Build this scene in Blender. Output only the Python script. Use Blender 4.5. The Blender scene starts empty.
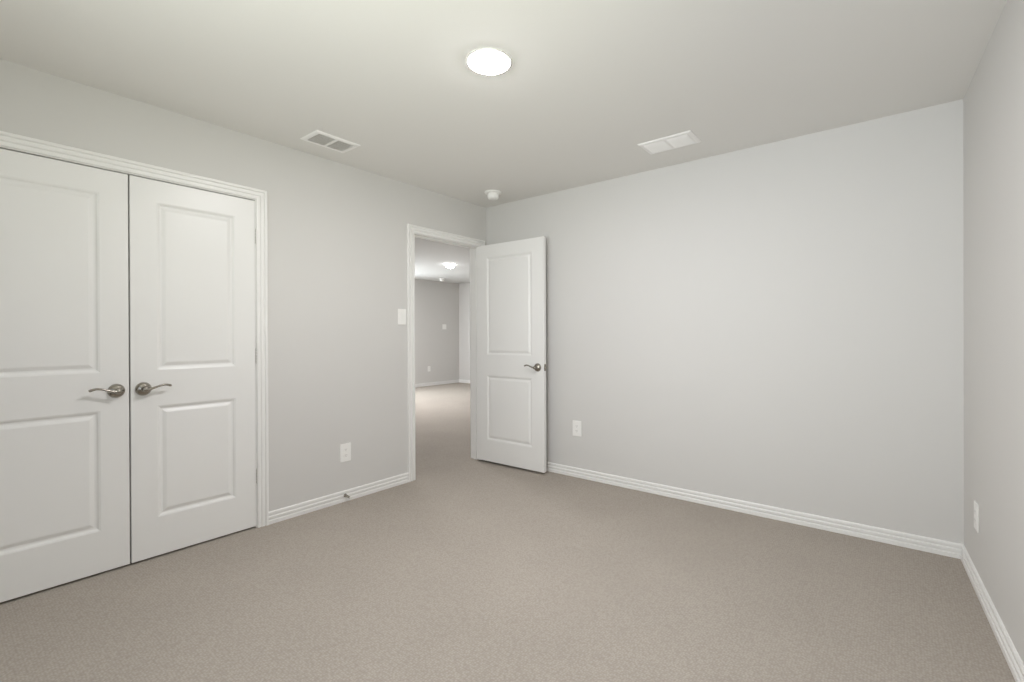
import bpy, bmesh, math
from mathutils import Vector, Matrix

S = bpy.context.scene
COL = S.collection
PI = math.pi

# ------------------------------------------------------------------ camera
def make_camera():
    yaw, pitch, roll = 0.6643, -0.0025, -0.0035
    f_px, px, py = 474.9, 12.87, -4.79
    cy, sy, cp, sp = math.cos(yaw), math.sin(yaw), math.cos(pitch), math.sin(pitch)
    fwd = Vector((-sy * cp, cy * cp, sp))
    r0 = Vector((cy, sy, 0.0))
    u0 = r0.cross(fwd)
    right = r0 * math.cos(roll) + u0 * math.sin(roll)
    up = u0 * math.cos(roll) - r0 * math.sin(roll)
    cd = bpy.data.cameras.new('camera')
    cd.sensor_fit = 'HORIZONTAL'
    cd.sensor_width = 36.0
    cd.lens = f_px / 1024 * 36.0
    cd.shift_x = -px / 1024
    cd.shift_y = py / 1024
    cd.clip_start = 0.02
    co = bpy.data.objects.new('camera', cd)
    m = Matrix((right, up, -fwd)).transposed().to_4x4()
    m.translation = Vector((3.1472, -3.4171, 1.1963))
    co.matrix_world = m
    COL.objects.link(co)
    S.camera = co
make_camera()

# ------------------------------------------------------------------ world, daylight, exposure
S.view_settings.view_transform = 'Standard'
S.view_settings.look = 'None'
S.view_settings.gamma = 1.0
S.view_settings.use_curve_mapping = False
S.view_settings.exposure = 0.01
S.cycles.use_denoising = True
S.cycles.max_bounces = 16
S.cycles.diffuse_bounces = 12
S.cycles.sample_clamp_indirect = 6.0

W = bpy.data.worlds.new('sky')
S.world = W
W.use_nodes = True
bg = W.node_tree.nodes['Background']
bg.inputs['Color'].default_value = (0.72, 0.82, 1.0, 1)
bg.inputs['Strength'].default_value = 1.0

def area(name, loc, direction, sx, sy, power, color, spread=180):
    ld = bpy.data.lights.new(name, 'AREA')
    ld.shape = 'RECTANGLE'
    ld.size, ld.size_y = sx, sy
    ld.energy = power
    ld.color = color
    ld.spread = math.radians(spread)
    lo = bpy.data.objects.new(name, ld)
    lo.location = loc
    lo.rotation_euler = Vector(direction).to_track_quat('-Z', 'Y').to_euler()
    COL.objects.link(lo)
    return lo

P_WIN, P_UP, P_FAR, P_FLASH = 26.0, 22.0, 160.0, 53.0    # light powers
L_LAMP, L_FAR, L_FILL = 298.0, 24.0, 880.0       # lens radiance of the two ceiling lights and an added unseen fill lamp
ROOM_BACK = -4.25                       # wall with the windows, behind the camera
# daylight outside the two windows, and the photographer's flash aimed at the ceiling from beside the camera
area('window_daylight', (2.35, ROOM_BACK - 0.25, 1.50), (0, 1, 0.10), 2.2, 1.5, P_WIN, (0.95, 0.96, 1.0), 100)
area('ground_bounce', (2.35, ROOM_BACK - 0.30, 1.20), (0, 0.80, 0.60), 2.2, 0.9, P_UP, (0.96, 0.98, 0.97), 110)
area('far_room_daylight', (-5.90, 2.0, 1.45), (1, 0.75, 0.08), 1.9, 1.5, P_FAR, (0.93, 0.97, 1.0))
def bounce_flash(loc, target, power, color, angle, blend, radius):
    ld = bpy.data.lights.new('bounce_flash', 'SPOT')
    ld.energy, ld.color = power, color
    ld.spot_size, ld.spot_blend, ld.shadow_soft_size = math.radians(angle), blend, radius
    lo = bpy.data.objects.new('bounce_flash', ld)
    lo.location = loc
    lo.rotation_euler = (Vector(target) - Vector(loc)).to_track_quat('-Z', 'Y').to_euler()
    COL.objects.link(lo)
bounce_flash((2.75, -3.35, 1.20), (1.38, -2.50, 2.44), P_FLASH, (0.97, 1.0, 0.74), 100, 1.0, 0.06)

# ------------------------------------------------------------------ materials
def srgb(r, g, b):
    def l(c):
        c /= 255.0
        return c / 12.92 if c <= 0.04045 else ((c + 0.055) / 1.055) ** 2.4
    return (l(r), l(g), l(b), 1.0)

def mat(name, color, rough=0.5, metal=0.0, spec=0.5, bump=None, mottle=0.0):
    """bump = (scale, strength, distance); mottle = small tonal variation of the material itself."""
    m = bpy.data.materials.new(name)
    m.use_nodes = True
    nt = m.node_tree
    b = nt.nodes['Principled BSDF']
    b.inputs['Base Color'].default_value = color
    b.inputs['Roughness'].default_value = rough
    b.inputs['Metallic'].default_value = metal
    b.inputs['Specular IOR Level'].default_value = spec
    tc = nt.nodes.new('ShaderNodeTexCoord')
    if bump:
        n = nt.nodes.new('ShaderNodeTexNoise')
        n.inputs['Scale'].default_value = bump[0]
        n.inputs['Detail'].default_value = 3.0
        nt.links.new(tc.outputs['Object'], n.inputs['Vector'])
        bp = nt.nodes.new('ShaderNodeBump')
        bp.inputs['Strength'].default_value = bump[1]
        bp.inputs['Distance'].default_value = bump[2]
        nt.links.new(n.outputs['Fac'], bp.inputs['Height'])
        nt.links.new(bp.outputs['Normal'], b.inputs['Normal'])
    if mottle:
        n2 = nt.nodes.new('ShaderNodeTexNoise')
        n2.inputs['Scale'].default_value = 3.0
        n2.inputs['Detail'].default_value = 4.0
        nt.links.new(tc.outputs['Object'], n2.inputs['Vector'])
        mx = nt.nodes.new('ShaderNodeMix')
        mx.data_type = 'RGBA'
        mx.inputs['A'].default_value = tuple(c * (1 - mottle) for c in color[:3]) + (1,)
        mx.inputs['B'].default_value = tuple(min(1, c * (1 + mottle)) for c in color[:3]) + (1,)
        nt.links.new(n2.outputs['Fac'], mx.inputs['Factor'])
        nt.links.new(mx.outputs['Result'], b.inputs['Base Color'])
    return m

def emission_mat(name, color, strength):
    m = bpy.data.materials.new(name)
    m.use_nodes = True
    b = m.node_tree.nodes['Principled BSDF']
    b.inputs['Base Color'].default_value = (0.9, 0.9, 0.88, 1)
    b.inputs['Emission Color'].default_value = color
    b.inputs['Emission Strength'].default_value = strength
    return m

def carpet_mat():
    m = bpy.data.materials.new('loop_pile_carpet')
    m.use_nodes = True
    nt = m.node_tree
    L = nt.links.new
    b = nt.nodes['Principled BSDF']
    b.inputs['Roughness'].default_value = 1.0
    b.inputs['Specular IOR Level'].default_value = 0.05
    tc = nt.nodes.new('ShaderNodeTexCoord')
    vo = nt.nodes.new('ShaderNodeTexVoronoi')       # the loops, in near regular rows
    vo.inputs['Scale'].default_value = 105.0
    vo.inputs['Randomness'].default_value = 0.55
    L(tc.outputs['Object'], vo.inputs['Vector'])
    no = nt.nodes.new('ShaderNodeTexNoise')         # broad wear and pile direction
    no.inputs['Scale'].default_value = 2.2
    no.inputs['Detail'].default_value = 5.0
    L(tc.outputs['Object'], no.inputs['Vector'])
    ramp = nt.nodes.new('ShaderNodeValToRGB')
    ramp.color_ramp.elements[0].position = 0.05
    ramp.color_ramp.elements[0].color = CARPET_LIGHT
    ramp.color_ramp.elements[1].position = 0.75
    ramp.color_ramp.elements[1].color = CARPET_DARK
    L(vo.outputs['Distance'], ramp.inputs['Fac'])
    mx = nt.nodes.new('ShaderNodeMix')
    mx.data_type = 'RGBA'
    mx.blend_type = 'MULTIPLY'
    mx.inputs['Factor'].default_value = 1.0
    r2 = nt.nodes.new('ShaderNodeValToRGB')
    r2.color_ramp.elements[0].position = 0.3
    r2.color_ramp.elements[0].color = (0.95, 0.95, 0.95, 1)
    r2.color_ramp.elements[1].position = 0.7
    r2.color_ramp.elements[1].color = (1, 1, 1, 1)
    L(no.outputs['Fac'], r2.inputs['Fac'])
    L(ramp.outputs['Color'], mx.inputs['A'])
    L(r2.outputs['Color'], mx.inputs['B'])
    L(mx.outputs['Result'], b.inputs['Base Color'])
    bp = nt.nodes.new('ShaderNodeBump')
    bp.invert = True
    bp.inputs['Strength'].default_value = 0.35
    bp.inputs['Distance'].default_value = 0.004
    L(vo.outputs['Distance'], bp.inputs['Height'])
    L(bp.outputs['Normal'], b.inputs['Normal'])
    return m

CARPET_LIGHT = (0.482, 0.438, 0.392, 1)
CARPET_DARK = (0.366, 0.328, 0.289, 1)
WALLC = (0.660, 0.651, 0.636, 1)
M = {
    'wall': mat('greige_wall_paint', WALLC, 0.75, spec=0.25, bump=(160, 0.10, 0.002)),
    'ceiling': mat('ceiling_paint', (0.770, 0.760, 0.738, 1), 0.85, spec=0.2, bump=(130, 0.12, 0.002)),
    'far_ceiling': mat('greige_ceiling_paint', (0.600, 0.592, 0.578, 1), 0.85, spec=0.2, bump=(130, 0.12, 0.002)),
    'trim': mat('white_trim_paint', (0.840, 0.835, 0.822, 1), 0.35, spec=0.45),
    'door': mat('white_door_paint', (0.825, 0.823, 0.810, 1), 0.34, spec=0.45, bump=(220, 0.03, 0.0005)),
    'nickel': mat('satin_nickel', (0.37, 0.345, 0.305, 1), 0.20, metal=1.0),
    'hinge': mat('satin_steel', (0.74, 0.73, 0.71, 1), 0.42, metal=1.0),
    'plastic': mat('white_plastic', (0.90, 0.895, 0.875, 1), 0.35),
    'slot': mat('dark_slot', (0.22, 0.21, 0.20, 1), 0.6),
    'register': mat('white_enamel', (0.90, 0.89, 0.88, 1), 0.4),
    'duct': mat('duct_shade_grey', (0.60, 0.59, 0.57, 1), 0.6),
    'lens': emission_mat('warm_light_lens', (1.0, 0.970, 0.985, 1), L_LAMP),
    'far_lens': emission_mat('cool_light_lens', (1.0, 0.98, 1.0, 1), L_FAR),
    'fill_lens': emission_mat('hall_fill_lens', (1.0, 0.97, 0.98, 1), L_FILL),
    'rubber': mat('white_rubber', (0.78, 0.77, 0.74, 1), 0.6),
    'carpet': carpet_mat(),
    'vinyl': mat('white_window_vinyl', (0.82, 0.82, 0.80, 1), 0.4),
}
def glass_mat():
    m = bpy.data.materials.new('window_glass')
    m.use_nodes = True
    nt = m.node_tree
    nt.nodes.remove(nt.nodes['Principled BSDF'])
    t = nt.nodes.new('ShaderNodeBsdfTransparent')
    t.inputs['Color'].default_value = (0.94, 0.96, 0.95, 1)
    g = nt.nodes.new('ShaderNodeBsdfGlossy')
    g.inputs['Roughness'].default_value = 0.02
    mx = nt.nodes.new('ShaderNodeMixShader')
    mx.inputs['Fac'].default_value = 0.06
    nt.links.new(t.outputs[0], mx.inputs[1])
    nt.links.new(g.outputs[0], mx.inputs[2])
    nt.links.new(mx.outputs[0], nt.nodes['Material Output'].inputs['Surface'])
    return m
M['glass'] = glass_mat()

# ------------------------------------------------------------------ mesh helpers
class MB:
    def __init__(self):
        self.v, self.f, self.smooth = [], [], []
    def add(self, verts, faces, smooth=False):
        o = len(self.v)
        self.v += [tuple(p) for p in verts]
        self.f += [tuple(i + o for i in q) for q in faces]
        self.smooth += [smooth] * len(faces)
        return self
    def box(self, a, b):
        (x0, y0, z0), (x1, y1, z1) = a, b
        x0, x1 = min(x0, x1), max(x0, x1)
        y0, y1 = min(y0, y1), max(y0, y1)
        z0, z1 = min(z0, z1), max(z0, z1)
        v = [(x0, y0, z0), (x1, y0, z0), (x1, y1, z0), (x0, y1, z0),
             (x0, y0, z1), (x1, y0, z1), (x1, y1, z1), (x0, y1, z1)]
        return self.add(v, [(0, 3, 2, 1), (4, 5, 6, 7), (0, 1, 5, 4), (1, 2, 6, 5), (2, 3, 7, 6), (3, 0, 4, 7)])
    def rings(self, rings, smooth=True, cap0=True, cap1=True):
        n = len(rings[0])
        v = [p for r in rings for p in r]
        f = []
        for i in range(len(rings) - 1):
            for j in range(n):
                k = (j + 1) % n
                f.append((i * n + j, i * n + k, (i + 1) * n + k, (i + 1) * n + j))
        self.add(v, f, smooth)
        if cap0:
            self.add(rings[0], [tuple(range(n))[::-1]], False)
        if cap1:
            self.add(rings[-1], [tuple(range(n))], False)
        return self
    def lathe(self, prof, origin, axis, seg=40, smooth=True):
        """prof = [(radius, distance along axis)]; ends at radius 0 are closed by a tiny ring."""
        ax = Vector(axis).normalized()
        t = Vector((0, 0, 1)) if abs(ax.z) < 0.9 else Vector((1, 0, 0))
        e1 = ax.cross(t).normalized()
        e2 = ax.cross(e1)
        o = Vector(origin)
        rings = []
        for r, d in prof:
            r = max(r, 1e-4)
            rings.append([o + ax * d + e1 * (r * math.cos(2 * PI * j / seg)) + e2 * (r * math.sin(2 * PI * j / seg)) for j in range(seg)])
        return self.rings(rings, smooth)
    def tube(self, pts, radii, seg=14, flat=1.0, side=None):
        """swept tube; flat squeezes the section along `side`."""
        pts = [Vector(p) for p in pts]
        rings = []
        for i, p in enumerate(pts):
            d = (pts[min(i + 1, len(pts) - 1)] - pts[max(i - 1, 0)]).normalized()
            s = Vector(side) if side else Vector((0, 0, 1))
            e1 = (s - d * s.dot(d)).normalized()
            e2 = d.cross(e1)
            r = radii[i] if isinstance(radii, (list, tuple)) else radii
            rings.append([p + e1 * (r * flat * math.cos(2 * PI * j / seg)) + e2 * (r * math.sin(2 * PI * j / seg)) for j in range(seg)])
        return self.rings(rings)
    def build(self, name, m, parent=None, bevel=0.0, bseg=2):
        me = bpy.data.meshes.new(name)
        me.from_pydata(self.v, [], self.f)
        for p, s in zip(me.polygons, self.smooth):
            p.use_smooth = s
        bm = bmesh.new()
        bm.from_mesh(me)
        bmesh.ops.remove_doubles(bm, verts=bm.verts, dist=1e-6)
        bmesh.ops.recalc_face_normals(bm, faces=bm.faces)
        bm.to_mesh(me)
        bm.free()
        me.materials.append(m)
        o = bpy.data.objects.new(name, me)
        COL.objects.link(o)
        if parent:
            o.parent = parent
        if bevel:
            bv = o.modifiers.new('edge', 'BEVEL')
            bv.width = bevel
            bv.segments = bseg
            bv.limit_method = 'ANGLE'
            bv.angle_limit = math.radians(40)
        return o

def tag(o, label, cat, group=None, kind=None):
    o['label'] = label
    o['category'] = cat
    if group:
        o['group'] = group
    if kind:
        o['kind'] = kind
    return o

def empty(name, loc=(0, 0, 0), rz=0.0):
    o = bpy.data.objects.new(name, None)
    o.empty_display_size = 0.1
    o.location = loc
    o.rotation_euler = (0, 0, rz)
    COL.objects.link(o)
    return o

# ------------------------------------------------------------------ dimensions
H = 2.4383            # bedroom ceiling
HH = 2.50             # ceiling of the room beyond the doorway
WX = 3.4265           # far right corner
RA = 0.0511           # the right wall runs a little out of square
WT = 0.115            # wall thickness
FARX = -5.6           # far wall of the room beyond
FARY = 5.04
CL0, CL1, CLT = -3.356, -2.121, 2.044     # closet clear opening (y0, y1, top)
EN0, EN1, ENT = -0.879, -0.103, 2.040     # entry clear opening
JB = 0.018

# ------------------------------------------------------------------ floor and ceilings
f = MB().box((FARX - WT, ROOM_BACK - WT, -0.12), (4.1, FARY + WT, 0.0)).build('floor', M['carpet'])
tag(f, 'beige grey loop pile carpet covering the floor of both rooms', 'carpet', kind='structure')
c = MB().box((-0.002, ROOM_BACK - WT, H), (4.1, WT, H + 0.2)).build('ceiling', M['ceiling'])
tag(c, 'pale greige painted ceiling of the bedroom', 'ceiling', kind='structure')
c = MB().box((FARX - WT, -2.0 - WT, HH), (-WT, FARY + WT, HH + 0.14)).build('ceiling_beyond_doorway', M['far_ceiling'])
tag(c, 'pale ceiling of the room seen through the open doorway', 'ceiling', kind='structure')

# ------------------------------------------------------------------ walls
def wall_with_holes(axis, at, thick, u0, u1, z1, holes):
    """solid wall along u with rectangular holes [(ua, ub, za, zb)]; axis 'x' = plane x=at."""
    mb = MB()
    us = sorted({u0, u1} | {h[0] for h in holes} | {h[1] for h in holes})
    zs = sorted({0.0, z1} | {h[2] for h in holes} | {h[3] for h in holes})
    for a, b in zip(us, us[1:]):
        for c0, d0 in zip(zs, zs[1:]):
            um, zm = (a + b) / 2, (c0 + d0) / 2
            if any(h[0] < um < h[1] and h[2] < zm < h[3] for h in holes):
                continue
            if axis == 'x':
                mb.box((at, a, c0), (at + thick, b, d0))
            else:
                mb.box((a, at, c0), (b, at + thick, d0))
    return mb

wl = wall_with_holes('x', 0.0, -WT, ROOM_BACK - WT, FARY + WT, HH + 0.14,
                     [(CL0 - JB, CL1 + JB, 0, CLT + JB), (EN0 - JB, EN1 + JB, 0, ENT + JB)]).build('wall_left', M['wall'])
tag(wl, 'greige wall holding the closet doors and the open doorway', 'wall', kind='structure')
wf = MB().box((0, 0, 0), (WX + 0.02, WT, H)).build('wall_back', M['wall'])
tag(wf, 'wide blank greige wall behind the open white door', 'wall', kind='structure')
wr = MB().box((0, ROOM_BACK - WT, 0), (WT, WT, H)).build('wall_right', M['wall'])
wr.location = (WX, 0, 0)
wr.rotation_euler = (0, 0, RA)
tag(wr, 'greige wall at the right edge of the photo', 'wall', kind='structure')
WIN = (1.30, 3.40, 0.75, 2.10)          # bedroom window, behind the camera
wb = wall_with_holes('y', ROOM_BACK, -WT, 0.0, 3.75, H, [WIN]).build('wall_front', M['wall'])
tag(wb, 'greige window wall behind the viewpoint', 'wall', kind='structure')
FWIN = (1.2, 3.0, 0.75, 2.25)           # window in the far room
wh = wall_with_holes('x', FARX, -WT, -2.0 - WT, FARY + WT, HH, [FWIN]).build('wall_beyond_far', M['wall'])
tag(wh, 'grey wall seen furthest away through the doorway', 'wall', kind='structure')
wh2 = MB().box((FARX, FARY, 0), (-WT, FARY + WT, HH)).build('wall_beyond_right', M['wall'])
tag(wh2, 'narrow strip of grey wall just beside the open door edge, in the next room', 'wall', kind='structure')
wh3 = MB().box((FARX, -2.0 - WT, 0), (-0.75, -2.0, HH)).build('wall_beyond_left', M['wall'])
tag(wh3, 'grey wall of the next room hidden left of the doorway', 'wall', kind='structure')
cw = MB()
cw.box((-0.80, ROOM_BACK, 0), (-0.70, -1.90, HH)).box((-0.70, -2.0, 0), (-WT, -1.90, HH)).box((-0.70, ROOM_BACK, 0), (-WT, ROOM_BACK + 0.1, HH)).box((-0.80, ROOM_BACK, 2.44), (-WT, -1.90, HH))
cwo = cw.build('wall_closet', M['wall'])
tag(cwo, 'inner walls of the closet behind the double doors', 'wall', kind='structure')

# ------------------------------------------------------------------ windows (they light the rooms)
def window(name, axis, at, hole, inward):
    u0, u1, z0, z1 = hole
    mb = MB()
    def bx(ua, ub, za, zb, d0, d1):
        if axis == 'y':
            mb.box((ua, at - d0, za), (ub, at - d1, zb))
        else:
            mb.box((at - d0, ua, za), (at - d1, ub, zb))
    e = 0.05
    bx(u0, u0 + e, z0, z1, 0.03, 0.10); bx(u1 - e, u1, z0, z1, 0.03, 0.10)
    bx(u0 + e, u1 - e, z0, z0 + e, 0.03, 0.10); bx(u0 + e, u1 - e, z1 - e, z1, 0.03, 0.10)
    um = (u0 + u1) / 2
    bx(um - 0.03, um + 0.03, z0 + e, z1 - e, 0.03, 0.10)
    zm = (z0 + z1) / 2
    bx(u0 + e, um - 0.03, zm - 0.02, zm + 0.02, 0.04, 0.09); bx(um + 0.03, u1 - e, zm - 0.02, zm + 0.02, 0.04, 0.09)
    fr = mb.build(name, M['vinyl'])
    g = MB()
    if axis == 'y':
        g.box((u0 + e, at - 0.062, z0 + e), (u1 - e, at - 0.066, z1 - e))
    else:
        g.box((at - 0.062, u0 + e, z0 + e), (at - 0.066, u1 - e, z1 - e))
    g.build('pane', M['glass'], fr)
    s = MB()
    if axis == 'y':
        s.box((u0 - 0.04, at + 0.04, z0 - 0.02), (u1 + 0.04, at - 0.03, z0 + 0.001))
    else:
        s.box((at + 0.04, u0 - 0.04, z0 - 0.02), (at - 0.03, u1 + 0.04, z0 + 0.001))
    s.build('sill', M['trim'], fr, 0.004)
    return fr
tag(window('window_1', 'y', ROOM_BACK, WIN, 1), 'white framed bedroom window behind the viewpoint', 'window', kind='structure')
tag(window('window_2', 'x', FARX, FWIN, 1), 'white framed window of the next room, out of sight', 'window', kind='structure')

# ------------------------------------------------------------------ baseboards
BASE_PROF = [(0.0, 0.0), (0.0155, 0.0), (0.0160, 0.0200), (0.0145, 0.0230), (0.0070, 0.0245), (0.0065, 0.0310), (0.0125, 0.0330), (0.0140, 0.0355),
             (0.0140, 0.0455), (0.0120, 0.0480), (0.0050, 0.0495), (0.0045, 0.0560), (0.0100, 0.0580), (0.0108, 0.0605), (0.0105, 0.0710), (0.0075, 0.0760), (0.0, 0.0770)]
def sweep(mb, prof, a, b, out, m0=0.0, m1=0.0):
    """profile (t, z) swept from a to b (floor points), t along `out`; m0/m1 mitre the ends (per t)."""
    a, b, out = Vector(a), Vector(b), Vector(out)
    d = (b - a).normalized()
    r0 = [a + out * t + Vector((0, 0, z)) + d * (m0 * t) for t, z in prof]
    r1 = [b + out * t + Vector((0, 0, z)) + d * (m1 * t) for t, z in prof]
    mb.rings([r0, r1], smooth=False)
    return mb
ENC0, ENC1 = -0.955, -0.036        # outer edges of the entry casing
CLC1 = -2.055                      # outer edge of the closet casing
b = MB()
sweep(b, BASE_PROF, (0, CLC1, 0), (0, ENC0, 0), (1, 0, 0))
tag(b.build('baseboard_left', M['trim']), 'white grooved baseboard between the closet casing and the doorway', 'baseboard', kind='structure')
b = MB()
sweep(b, BASE_PROF, (0, 0, 0), (WX, 0, 0), (0, -1, 0), m1=-1.0)
tag(b.build('baseboard_back', M['trim']), 'long white grooved baseboard under the blank wall', 'baseboard', kind='structure')
b = MB()
sweep(b, BASE_PROF, (0, 0, 0), (0, ROOM_BACK + 0.02, 0), (-1, 0, 0), m0=1.0)
o = b.build('baseboard_right', M['trim'])
o.location = (WX, 0, 0)
o.rotation_euler = (0, 0, RA)
tag(o, 'white baseboard running to the right edge of the photo', 'baseboard', kind='structure')
b = MB()
sweep(b, BASE_PROF, (FARX, -1.9, 0), (FARX, FARY, 0), (1, 0, 0), m1=-1.0)
tag(b.build('baseboard_beyond_far', M['trim']), 'white baseboard along the furthest wall seen through the doorway', 'baseboard', kind='structure')
b = MB()
sweep(b, BASE_PROF, (FARX, FARY, 0), (-WT, FARY, 0), (0, -1, 0), m0=1.0)
tag(b.build('baseboard_beyond_right', M['trim']), 'short lit baseboard beside the open door edge, in the next room', 'baseboard', kind='structure')

# ------------------------------------------------------------------ door casings and jambs
CAS_PROF = [(0.0, 0.0), (0.0, 0.0090), (0.003, 0.0120), (0.009, 0.0130), (0.0155, 0.0130), (0.0175, 0.0080), (0.0215, 0.0080), (0.0240, 0.0135), (0.0280, 0.0155),
            (0.0370, 0.0160), (0.0395, 0.0150), (0.0415, 0.0095), (0.0455, 0.0095), (0.0480, 0.0165), (0.0510, 0.0185), (0.0600, 0.0190), (0.063, 0.0165), (0.063, 0.0)]
def casing(y0, y1, zt, w0=0.063, w1=0.063):
    """three mitred runs on the plane x=0 round the opening y0..y1, top zt (inner edges)."""
    mb = MB()
    def leg(yi, s, w):
        k = w / 0.063
        r0 = [(t, yi + s * u * k, 0.0) for u, t in CAS_PROF]
        r1 = [(t, yi + s * u * k, zt + u) for u, t in CAS_PROF]
        mb.rings([r0, r1], smooth=False)
    leg(y0, -1, w0)
    leg(y1, 1, w1)
    r0 = [(t, y0 - u * w0 / 0.063, zt + u) for u, t in CAS_PROF]
    r1 = [(t, y1 + u * w1 / 0.063, zt + u) for u, t in CAS_PROF]
    mb.rings([r0, r1], smooth=False)
    return mb
def jamb(mb, y0, y1, zt, x0, x1):
    mb.box((x0, y0 - JB, 0), (x1, y0, zt + JB))
    mb.box((x0, y1, 0), (x1, y1 + JB, zt + JB))
    mb.box((x0, y0, zt), (x1, y1, zt + JB))
    return mb
t1 = casing(CL0 - 0.004, CL1 + 0.004, CLT + 0.0045)
tag(t1.build('trim_1', M['trim']), 'white ridged casing around the closet double doors', 'door casing', kind='structure')
tag(jamb(MB(), CL0, CL1, CLT, -WT, 0.0).build('trim_2', M['trim']), 'white jamb of the closet opening', 'door jamb', kind='structure')
t3 = casing(EN0 - 0.005, EN1 + 0.005, ENT + 0.004, w0=0.071, w1=0.062)
tag(t3.build('trim_3', M['trim']), 'white ridged casing around the open doorway', 'door casing', kind='structure')
j = jamb(MB(), EN0, EN1, ENT, -WT, 0.0)
# door stop strips set into the jamb
j.box((-0.072, EN0, 0), (-0.040, EN0 + 0.010, ENT)).box((-0.072, EN1 - 0.010, 0), (-0.040, EN1, ENT)).box((-0.072, EN0 + 0.010, ENT - 0.010), (-0.040, EN1 - 0.010, ENT))
tag(j.build('trim_4', M['trim']), 'white jamb with stop strips lining the open doorway', 'door jamb', kind='structure')
fc = MB()
for (ya, yb, za, zb) in ((EN0 - 0.068, EN0 - 0.005, 0, ENT + 0.067), (EN1 + 0.005, EN1 + 0.068, 0, ENT + 0.067), (EN0 - 0.005, EN1 + 0.005, ENT + 0.004, ENT + 0.067)):
    fc.box((-WT - 0.016, ya, za), (-WT, yb, zb))
tag(fc.build('trim_5', M['trim'], None, 0.004), 'white casing on the far side of the open doorway', 'door casing', kind='structure')

# ------------------------------------------------------------------ two-panel moulded doors
def leaf_mesh(x0, x1, ya, yb, z0, z1, stile, rows):
    """moulded slab: faces at ya and yb, panels [(z_low, z_high)] between the stiles."""
    mb = MB()
    px0, px1 = x0 + stile, x1 - stile
    zs = [z0]
    for lo, hi in rows:
        zs += [lo, hi]
    zs.append(z1)
    xs = [x0, px0, px1, x1]
    mid = (ya + yb) / 2
    for yf in (ya, yb):
        s = 1.0 if yf < mid else -1.0        # direction into the slab
        for i in range(3):
            for k in range(len(zs) - 1):
                if i == 1 and k % 2 == 1:
                    lo, hi = zs[k], zs[k + 1]
                    prev = None
                    for ins, dep in ((0.0, 0.0), (0.003, 0.0012), (0.008, 0.0030), (0.014, 0.0085), (0.018, 0.0098), (0.024, 0.0098),
                                     (0.030, 0.0070), (0.038, 0.0036), (0.043, 0.0024)):
                        y = yf + s * dep
                        ring = [(px0 + ins, y, lo + ins), (px1 - ins, y, lo + ins), (px1 - ins, y, hi - ins), (px0 + ins, y, hi - ins)]
                        if prev:
                            mb.rings([prev, ring], smooth=False, cap0=False, cap1=False)
                        prev = ring
                    mb.add(prev, [(0, 1, 2, 3)])
                else:
                    mb.add([(xs[i], yf, zs[k]), (xs[i + 1], yf, zs[k]), (xs[i + 1], yf, zs[k + 1]), (xs[i], yf, zs[k + 1])], [(0, 1, 2, 3)])
    for i in range(3):
        for z in (z0, z1):
            mb.add([(xs[i], ya, z), (xs[i + 1], ya, z), (xs[i + 1], yb, z), (xs[i], yb, z)], [(0, 1, 2, 3)])
    for k in range(len(zs) - 1):
        for x in (x0, x1):
            mb.add([(x, ya, zs[k]), (x, yb, zs[k]), (x, yb, zs[k + 1]), (x, ya, zs[k + 1])], [(0, 1, 2, 3)])
    return mb

def handle(parent, x, yf, s, z, length=0.108):
    """rosette and wave lever on the face y=yf, standing out along s; the lever points to the hinge (-x)."""
    ro = MB().lathe([(0.0, -0.0005), (0.0350, 0.0), (0.0358, 0.003), (0.0345, 0.0085), (0.0300, 0.0150), (0.0225, 0.0200), (0.0155, 0.0225),
                     (0.0130, 0.025), (0.0115, 0.030), (0.0115, 0.040), (0.0125, 0.047), (0.0130, 0.053), (0.0105, 0.0590), (0.0, 0.0600)],
                    (x, yf, z), (0, s, 0), 44).build('door_handle', M['nickel'], parent)
    yl = yf + s * 0.048
    pts, rad = [], []
    n = 26
    for i in range(n + 1):
        t = i / n
        dz = -0.002 + 0.021 * math.sin(min(1.0, t / 0.78) * PI / 2) ** 1.6 - 0.0085 * max(0.0, (t - 0.70) / 0.30) ** 1.7
        pts.append((x - 0.004 - length * t, yl + s * 0.006 * math.sin(PI * t) - s * 0.004 * t, z + dz))
        rad.append(0.0095 - 0.0030 * min(1.0, t / 0.35) + 0.0016 * max(0.0, (t - 0.55) / 0.45) - (0.0022 if i == n else 0.0))
    MB().tube(pts, rad, 16, 0.82, (0, 0, 1)).build('lever', M['nickel'], ro)
    return ro

def hinge(parent, z, yr, m, wing=0.004):
    """knuckle at the pin (x=0, y=0) with its two narrow leaf edges against door and jamb."""
    mb = MB()
    hh = 0.0445
    for k in range(5):
        a = z - hh + k * 2 * hh / 5
        mb.lathe([(0.0058, 0.0006), (0.0062, 0.0012), (0.0062, 2 * hh / 5 - 0.0012), (0.0058, 2 * hh / 5 - 0.0006)], (-0.004, 0, a), (0, 0, 1), 16)
    mb.lathe([(0.0035, 0.0), (0.0048, 0.002), (0.0040, 0.005), (0.0, 0.0065)], (-0.004, 0, z + hh), (0, 0, 1), 12)
    mb.lathe([(0.0035, 0.0), (0.0048, 0.002), (0.0040, 0.005), (0.0, 0.0065)], (-0.004, 0, z - hh), (0, 0, -1), 12)
    mb.box((-0.0030, -yr * 0.004, z - hh), (0.0012, -yr * 0.036, z + hh))
    return mb.build('hinge', m, parent)

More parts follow.
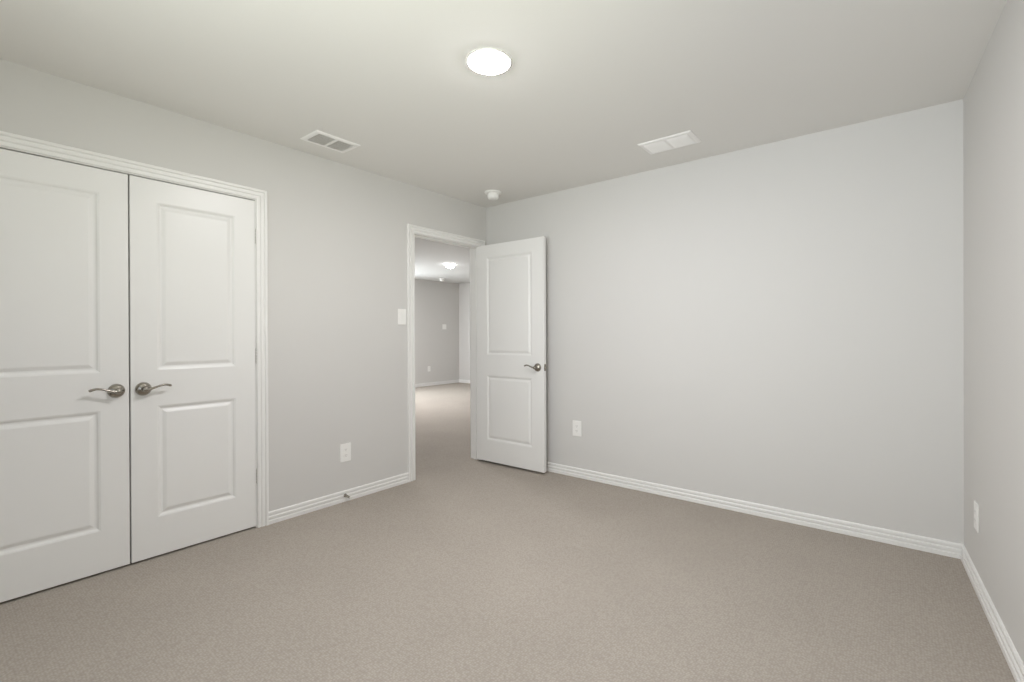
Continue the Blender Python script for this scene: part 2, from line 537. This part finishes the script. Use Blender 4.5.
def door(name, pin, rz, room, w, z0, z1, sides, label, stile=0.113, backset=0.052):
    """leaf hung on a pin: local +x runs from the hinge to the free edge, room-side face towards +y*room."""
    d = empty(name, (pin[0], pin[1], 0), rz)
    tag(d, label, 'door', kind='structure')
    yr, yh = -room * 0.006, -room * 0.041
    lf = leaf_mesh(0.0012, 0.003 + w, min(yr, yh), max(yr, yh), z0, z1, stile, [(0.219, 0.822), (1.014, 1.922)])
    lf.build('door_leaf', M['door'], d, 0.0012, 1)
    xh = 0.003 + w - backset
    if 'room' in sides:
        handle(d, xh, yr, room, 0.918)
    if 'hall' in sides:
        handle(d, xh, yh, -room, 0.918)
    if 'latch' in sides:
        ym = (yr + yh) / 2
        lp = MB().box((0.003 + w - 0.001, ym - 0.0125, 0.918 - 0.029), (0.003 + w + 0.0012, ym + 0.0125, 0.918 + 0.029)).build('latch_plate', M['nickel'], d)
        MB().box((0.003 + w, ym - 0.006, 0.918 - 0.009), (0.003 + w + 0.010, ym + 0.006, 0.918 + 0.009)).build('latch_bolt', M['nickel'], lp, 0.002)
    for z in (1.816, 1.074, 0.323):
        hinge(d, z, room, M['hinge'])
    return d

door('door_1', (0.006, CL0), PI / 2, -1, 0.6110, 0.011, 2.0375, ('room',),
     'left leaf of the closed white closet double doors, cut by the photo edge')
door('door_2', (0.006, CL1), -PI / 2, 1, 0.6110, 0.011, 2.0375, ('room',),
     'right leaf of the closed white closet double doors, hinged beside the bare wall')
door('door_3', (0.006, EN1 - 0.002), math.radians(0.75), 1, 0.772, 0.021, 2.036, ('room', 'hall', 'latch'),
     'white two panel door standing wide open against the blank wall', stile=0.125, backset=0.0625)

# ------------------------------------------------------------------ wall plates (built on the plane x=0 facing +x, then turned)
def plate(mb, w, h, t=0.006):
    mb.box((0, -w / 2, -h / 2), (t, w / 2, h / 2))
    return mb
def duplex_outlet(loc, rz, label, w=0.085, h=0.130):
    o = plate(MB(), w, h).build('wall_outlet', M['plastic'], None, 0.0028, 3)
    o.location, o.rotation_euler = loc, (0, 0, rz)
    tag(o, label, 'outlet', 'white duplex wall outlets')
    for s in (1, -1):
        zc = s * 0.0205
        ring = []
        for j in range(28):
            a = 2 * PI * j / 28
            yy, zz = 0.0172 * math.cos(a), 0.0172 * math.sin(a)
            zz = max(-0.0135, min(0.0135, zz))
            ring.append((yy, zz))
        mb = MB()
        mb.rings([[(0.005, y, zc + z) for y, z in ring], [(0.0078, y, zc + z) for y, z in ring]], smooth=False)
        r = mb.build('socket', M['plastic'], o)
        sl = MB()
        sl.box((0.0074, -0.0075, zc - 0.001), (0.0081, -0.0052, zc + 0.0075)).box((0.0074, 0.0052, zc - 0.001), (0.0081, 0.0075, zc + 0.0065))
        sl.lathe([(0.0024, 0), (0.0024, 0.0007)], (0.0074, 0, zc - 0.0075), (1, 0, 0), 12)
        sl.build('slots', M['slot'], r)
    MB().lathe([(0.0033, 0), (0.0033, 0.0012), (0.0022, 0.0019)], (0.0055, 0, 0), (1, 0, 0), 14).build('screw', M['plastic'], o)
    return o
duplex_outlet((0.0, -1.513, 0.350), 0.0, 'white outlet low on the wall between the closet and the doorway')
duplex_outlet((1.027, 0.0, 0.408), -PI / 2, 'white outlet low on the blank wall just past the open door')
n_right = Vector((math.sin(RA), -math.cos(RA), 0))
p_r = Vector((WX, 0, 0)) + n_right * 0.350
duplex_outlet((p_r.x, p_r.y, 0.335), PI + RA, 'white outlet seen edge on, low on the wall by the right corner')

def rocker_switch(loc, rz, label, gangs=1, h=0.126, w1=0.080):
    o = plate(MB(), w1 + (gangs - 1) * 0.046, h).build('light_switch', M['plastic'], None, 0.0028, 3)
    o.location, o.rotation_euler = loc, (0, 0, rz)
    tag(o, label, 'switch')
    for g in range(gangs):
        yc = (g - (gangs - 1) / 2) * 0.046
        mb = MB()
        prof = [(0.0055, -0.0335), (0.0068, -0.0335), (0.0072, -0.0300), (0.0074, 0.0), (0.0104, 0.0335), (0.0055, 0.0335)]
        mb.rings([[(x, yc - 0.0165, z) for x, z in prof], [(x, yc + 0.0165, z) for x, z in prof]], smooth=False)
        mb.build('rocker', M['plastic'], o, 0.0008, 2)
        for s in (1, -1):
            MB().lathe([(0.003, 0), (0.003, 0.0010), (0.002, 0.0016)], (0.0055, yc, s * 0.048), (1, 0, 0), 12).build('screw', M['plastic'], o)
    return o
rocker_switch((0.0, -1.010, 1.347), 0.0, 'white rocker light switch on the wall left of the open doorway')
rocker_switch((FARX, 4.545, 1.405), 0.0, 'square white switch plate on the furthest wall through the doorway', 2, 0.125, 0.082)
duplex_outlet((FARX, 4.055, 0.402), 0.0, 'tiny white outlet on the furthest wall through the doorway', 0.084, 0.126)

# ------------------------------------------------------------------ ceiling registers
def register(loc, rz, tilt, label, L=0.345, Wd=0.205):
    """two-bank ceiling register, long side along local x, hanging below z=0."""
    e = empty('ceiling_vent', loc, rz)
    tag(e, label, 'vent', 'white ceiling air registers')
    mb = MB()
    fw, t = 0.030, 0.007
    x, y = L / 2, Wd / 2
    def frame_ring(ins, z):
        return [(-x + ins, -y + ins, z), (x - ins, -y + ins, z), (x - ins, y - ins, z), (-x + ins, y - ins, z)]
    rs = [frame_ring(0, 0), frame_ring(0.001, -0.003), frame_ring(0.008, -t), frame_ring(fw - 0.003, -t - 0.001), frame_ring(fw, -t + 0.001), frame_ring(fw, 0)]
    mb.rings(rs, smooth=False, cap0=False, cap1=False)
    mb.box((-0.009, -y + fw, -t), (0.009, y - fw, -0.0005))
    fr = mb.build('frame', M['register'], e)
    for s in (-1, 1):
        lv = MB()
        xa, xb = (s * 0.009, s * (x - fw))
        n = 9
        inner = Wd - 2 * fw
        for k in range(n):
            yc = -inner / 2 + inner * (k + 0.5) / n
            hw = 0.0085
            a = math.radians(tilt)
            dy, dz = hw * math.cos(a), hw * math.sin(a)
            zc = -0.0075
            th = 0.0008
            p = [(yc - dy, zc - dz), (yc + dy, zc + dz), (yc + dy, zc + dz + th), (yc - dy, zc - dz + th)]
            lv.rings([[(xa, yy, zz) for yy, zz in p], [(xb, yy, zz) for yy, zz in p]], smooth=False)
        lv.build('louvers', M['register'], e)
    MB().box((-x + fw * 0.6, -y + fw * 0.6, -0.0012), (x - fw * 0.6, y - fw * 0.6, -0.0002)).build('duct_backing', M['duct'], e)  # flat backing; the shade of the duct opening is put into its grey
    return e
register((0.292, -1.781, H), PI / 2, 38, 'white two bank air vent in the ceiling above the closet wall, its slots looking dark', 0.300, 0.205)
register((1.988, -0.411, H), 0.0, -38, 'white two bank air vent in the ceiling near the blank wall, its blades looking white', 0.345, 0.212)

# ------------------------------------------------------------------ smoke alarms
def smoke_alarm(loc, label, k=1.0):
    e = empty('smoke_alarm', loc)
    tag(e, label, 'smoke alarm')
    MB().lathe([(0.0, 0.0), (0.074 * k, 0.0), (0.074 * k, 0.006 * k), (0.071 * k, 0.012 * k), (0.060 * k, 0.0145 * k), (0.0, 0.0145 * k)], (0, 0, 0), (0, 0, -1), 48).build('base', M['plastic'], e)
    MB().lathe([(0.049 * k, 0.013 * k), (0.0500 * k, 0.026 * k), (0.0490 * k, 0.028 * k), (0.0490 * k, 0.031 * k), (0.0500 * k, 0.033 * k), (0.0490 * k, 0.044 * k), (0.044 * k, 0.055 * k), (0.032 * k, 0.061 * k), (0.0, 0.063 * k)],
              (0, 0, 0), (0, 0, -1), 48).build('cover', M['plastic'], e)
    MB().lathe([(0.009 * k, 0.060 * k), (0.009 * k, 0.0640 * k), (0.0, 0.0645 * k)], (0.018 * k, 0, 0), (0, 0, -1), 18).build('test_button', M['plastic'], e)
    return e
smoke_alarm((0.385, -0.330, H), 'round white smoke alarm on the ceiling in the corner above the open door')
smoke_alarm((-5.10, 4.02, HH), 'small white smoke alarm on the ceiling of the next room, near its far wall', 0.9)

# ------------------------------------------------------------------ ceiling lights, and one added fill lamp
def disk_light(loc, r, drop, lip, lens, label):
    """slim trim ring `lip` deep, its lens domed `drop` further below the ceiling."""
    e = empty('ceiling_light', loc)
    tag(e, label, 'ceiling light')
    MB().lathe([(r, 0.0), (r, lip * 0.55), (r * 0.985, lip * 0.9), (r * 0.955, lip), (r * 0.925, lip * 0.9), (r * 0.92, lip * 0.4)], (0, 0, 0), (0, 0, -1), 64).build('trim_ring', M['plastic'], e)
    prof = [(r * 0.922, lip * 0.5)]
    for i in range(0, 10):
        a = PI / 2 * i / 9
        prof.append((r * 0.92 * math.cos(a), lip * 0.75 + drop * math.sin(a)))
    MB().lathe(prof, (0, 0, 0), (0, 0, -1), 64).build('lens', lens, e)
    return e
disk_light((1.692, -1.815, H), 0.103, 0.009, 0.007, M['lens'], 'glowing round disk light in the middle of the bedroom ceiling')
disk_light((-3.30, 2.60, HH), 0.100, 0.070, 0.006, M['far_lens'], 'glowing round domed light on the ceiling seen through the doorway')
disk_light((-3.80, 1.30, HH), 0.100, 0.003, 0.007, M['fill_lens'], 'added unseen fill light on the next room ceiling, left of the doorway')  # added lamp, never in view; brightens floor and walls beyond the doorway

# ------------------------------------------------------------------ spring door stop on the left baseboard
ds = empty('door_stop', (0.0130, -1.523, 0.044))
tag(ds, 'small spring door stop sticking out of the baseboard beside the closet', 'door stop')
MB().lathe([(0.0, -0.0015), (0.0125, -0.001), (0.0125, 0.002), (0.0095, 0.006), (0.0070, 0.008)], (0, 0, 0), (1, 0, 0), 20).build('base', M['nickel'], ds)
pts, n = [], 26 * 14
for i in range(n + 1):
    a = 2 * PI * 14 * i / n
    t = i / n
    r = 0.0078 - 0.0028 * t
    pts.append((0.006 + 0.056 * t, r * math.cos(a), r * math.sin(a) - 0.006 * t * t))
MB().tube(pts, 0.0017, 6, 1.0, (1, 0, 0)).build('spring', M['nickel'], ds)
MB().lathe([(0.0050, 0.060), (0.0075, 0.061), (0.0080, 0.072), (0.0065, 0.076), (0.0, 0.077)], (0, 0, -0.006), (1, 0, 0), 20).build('tip', M['rubber'], ds)
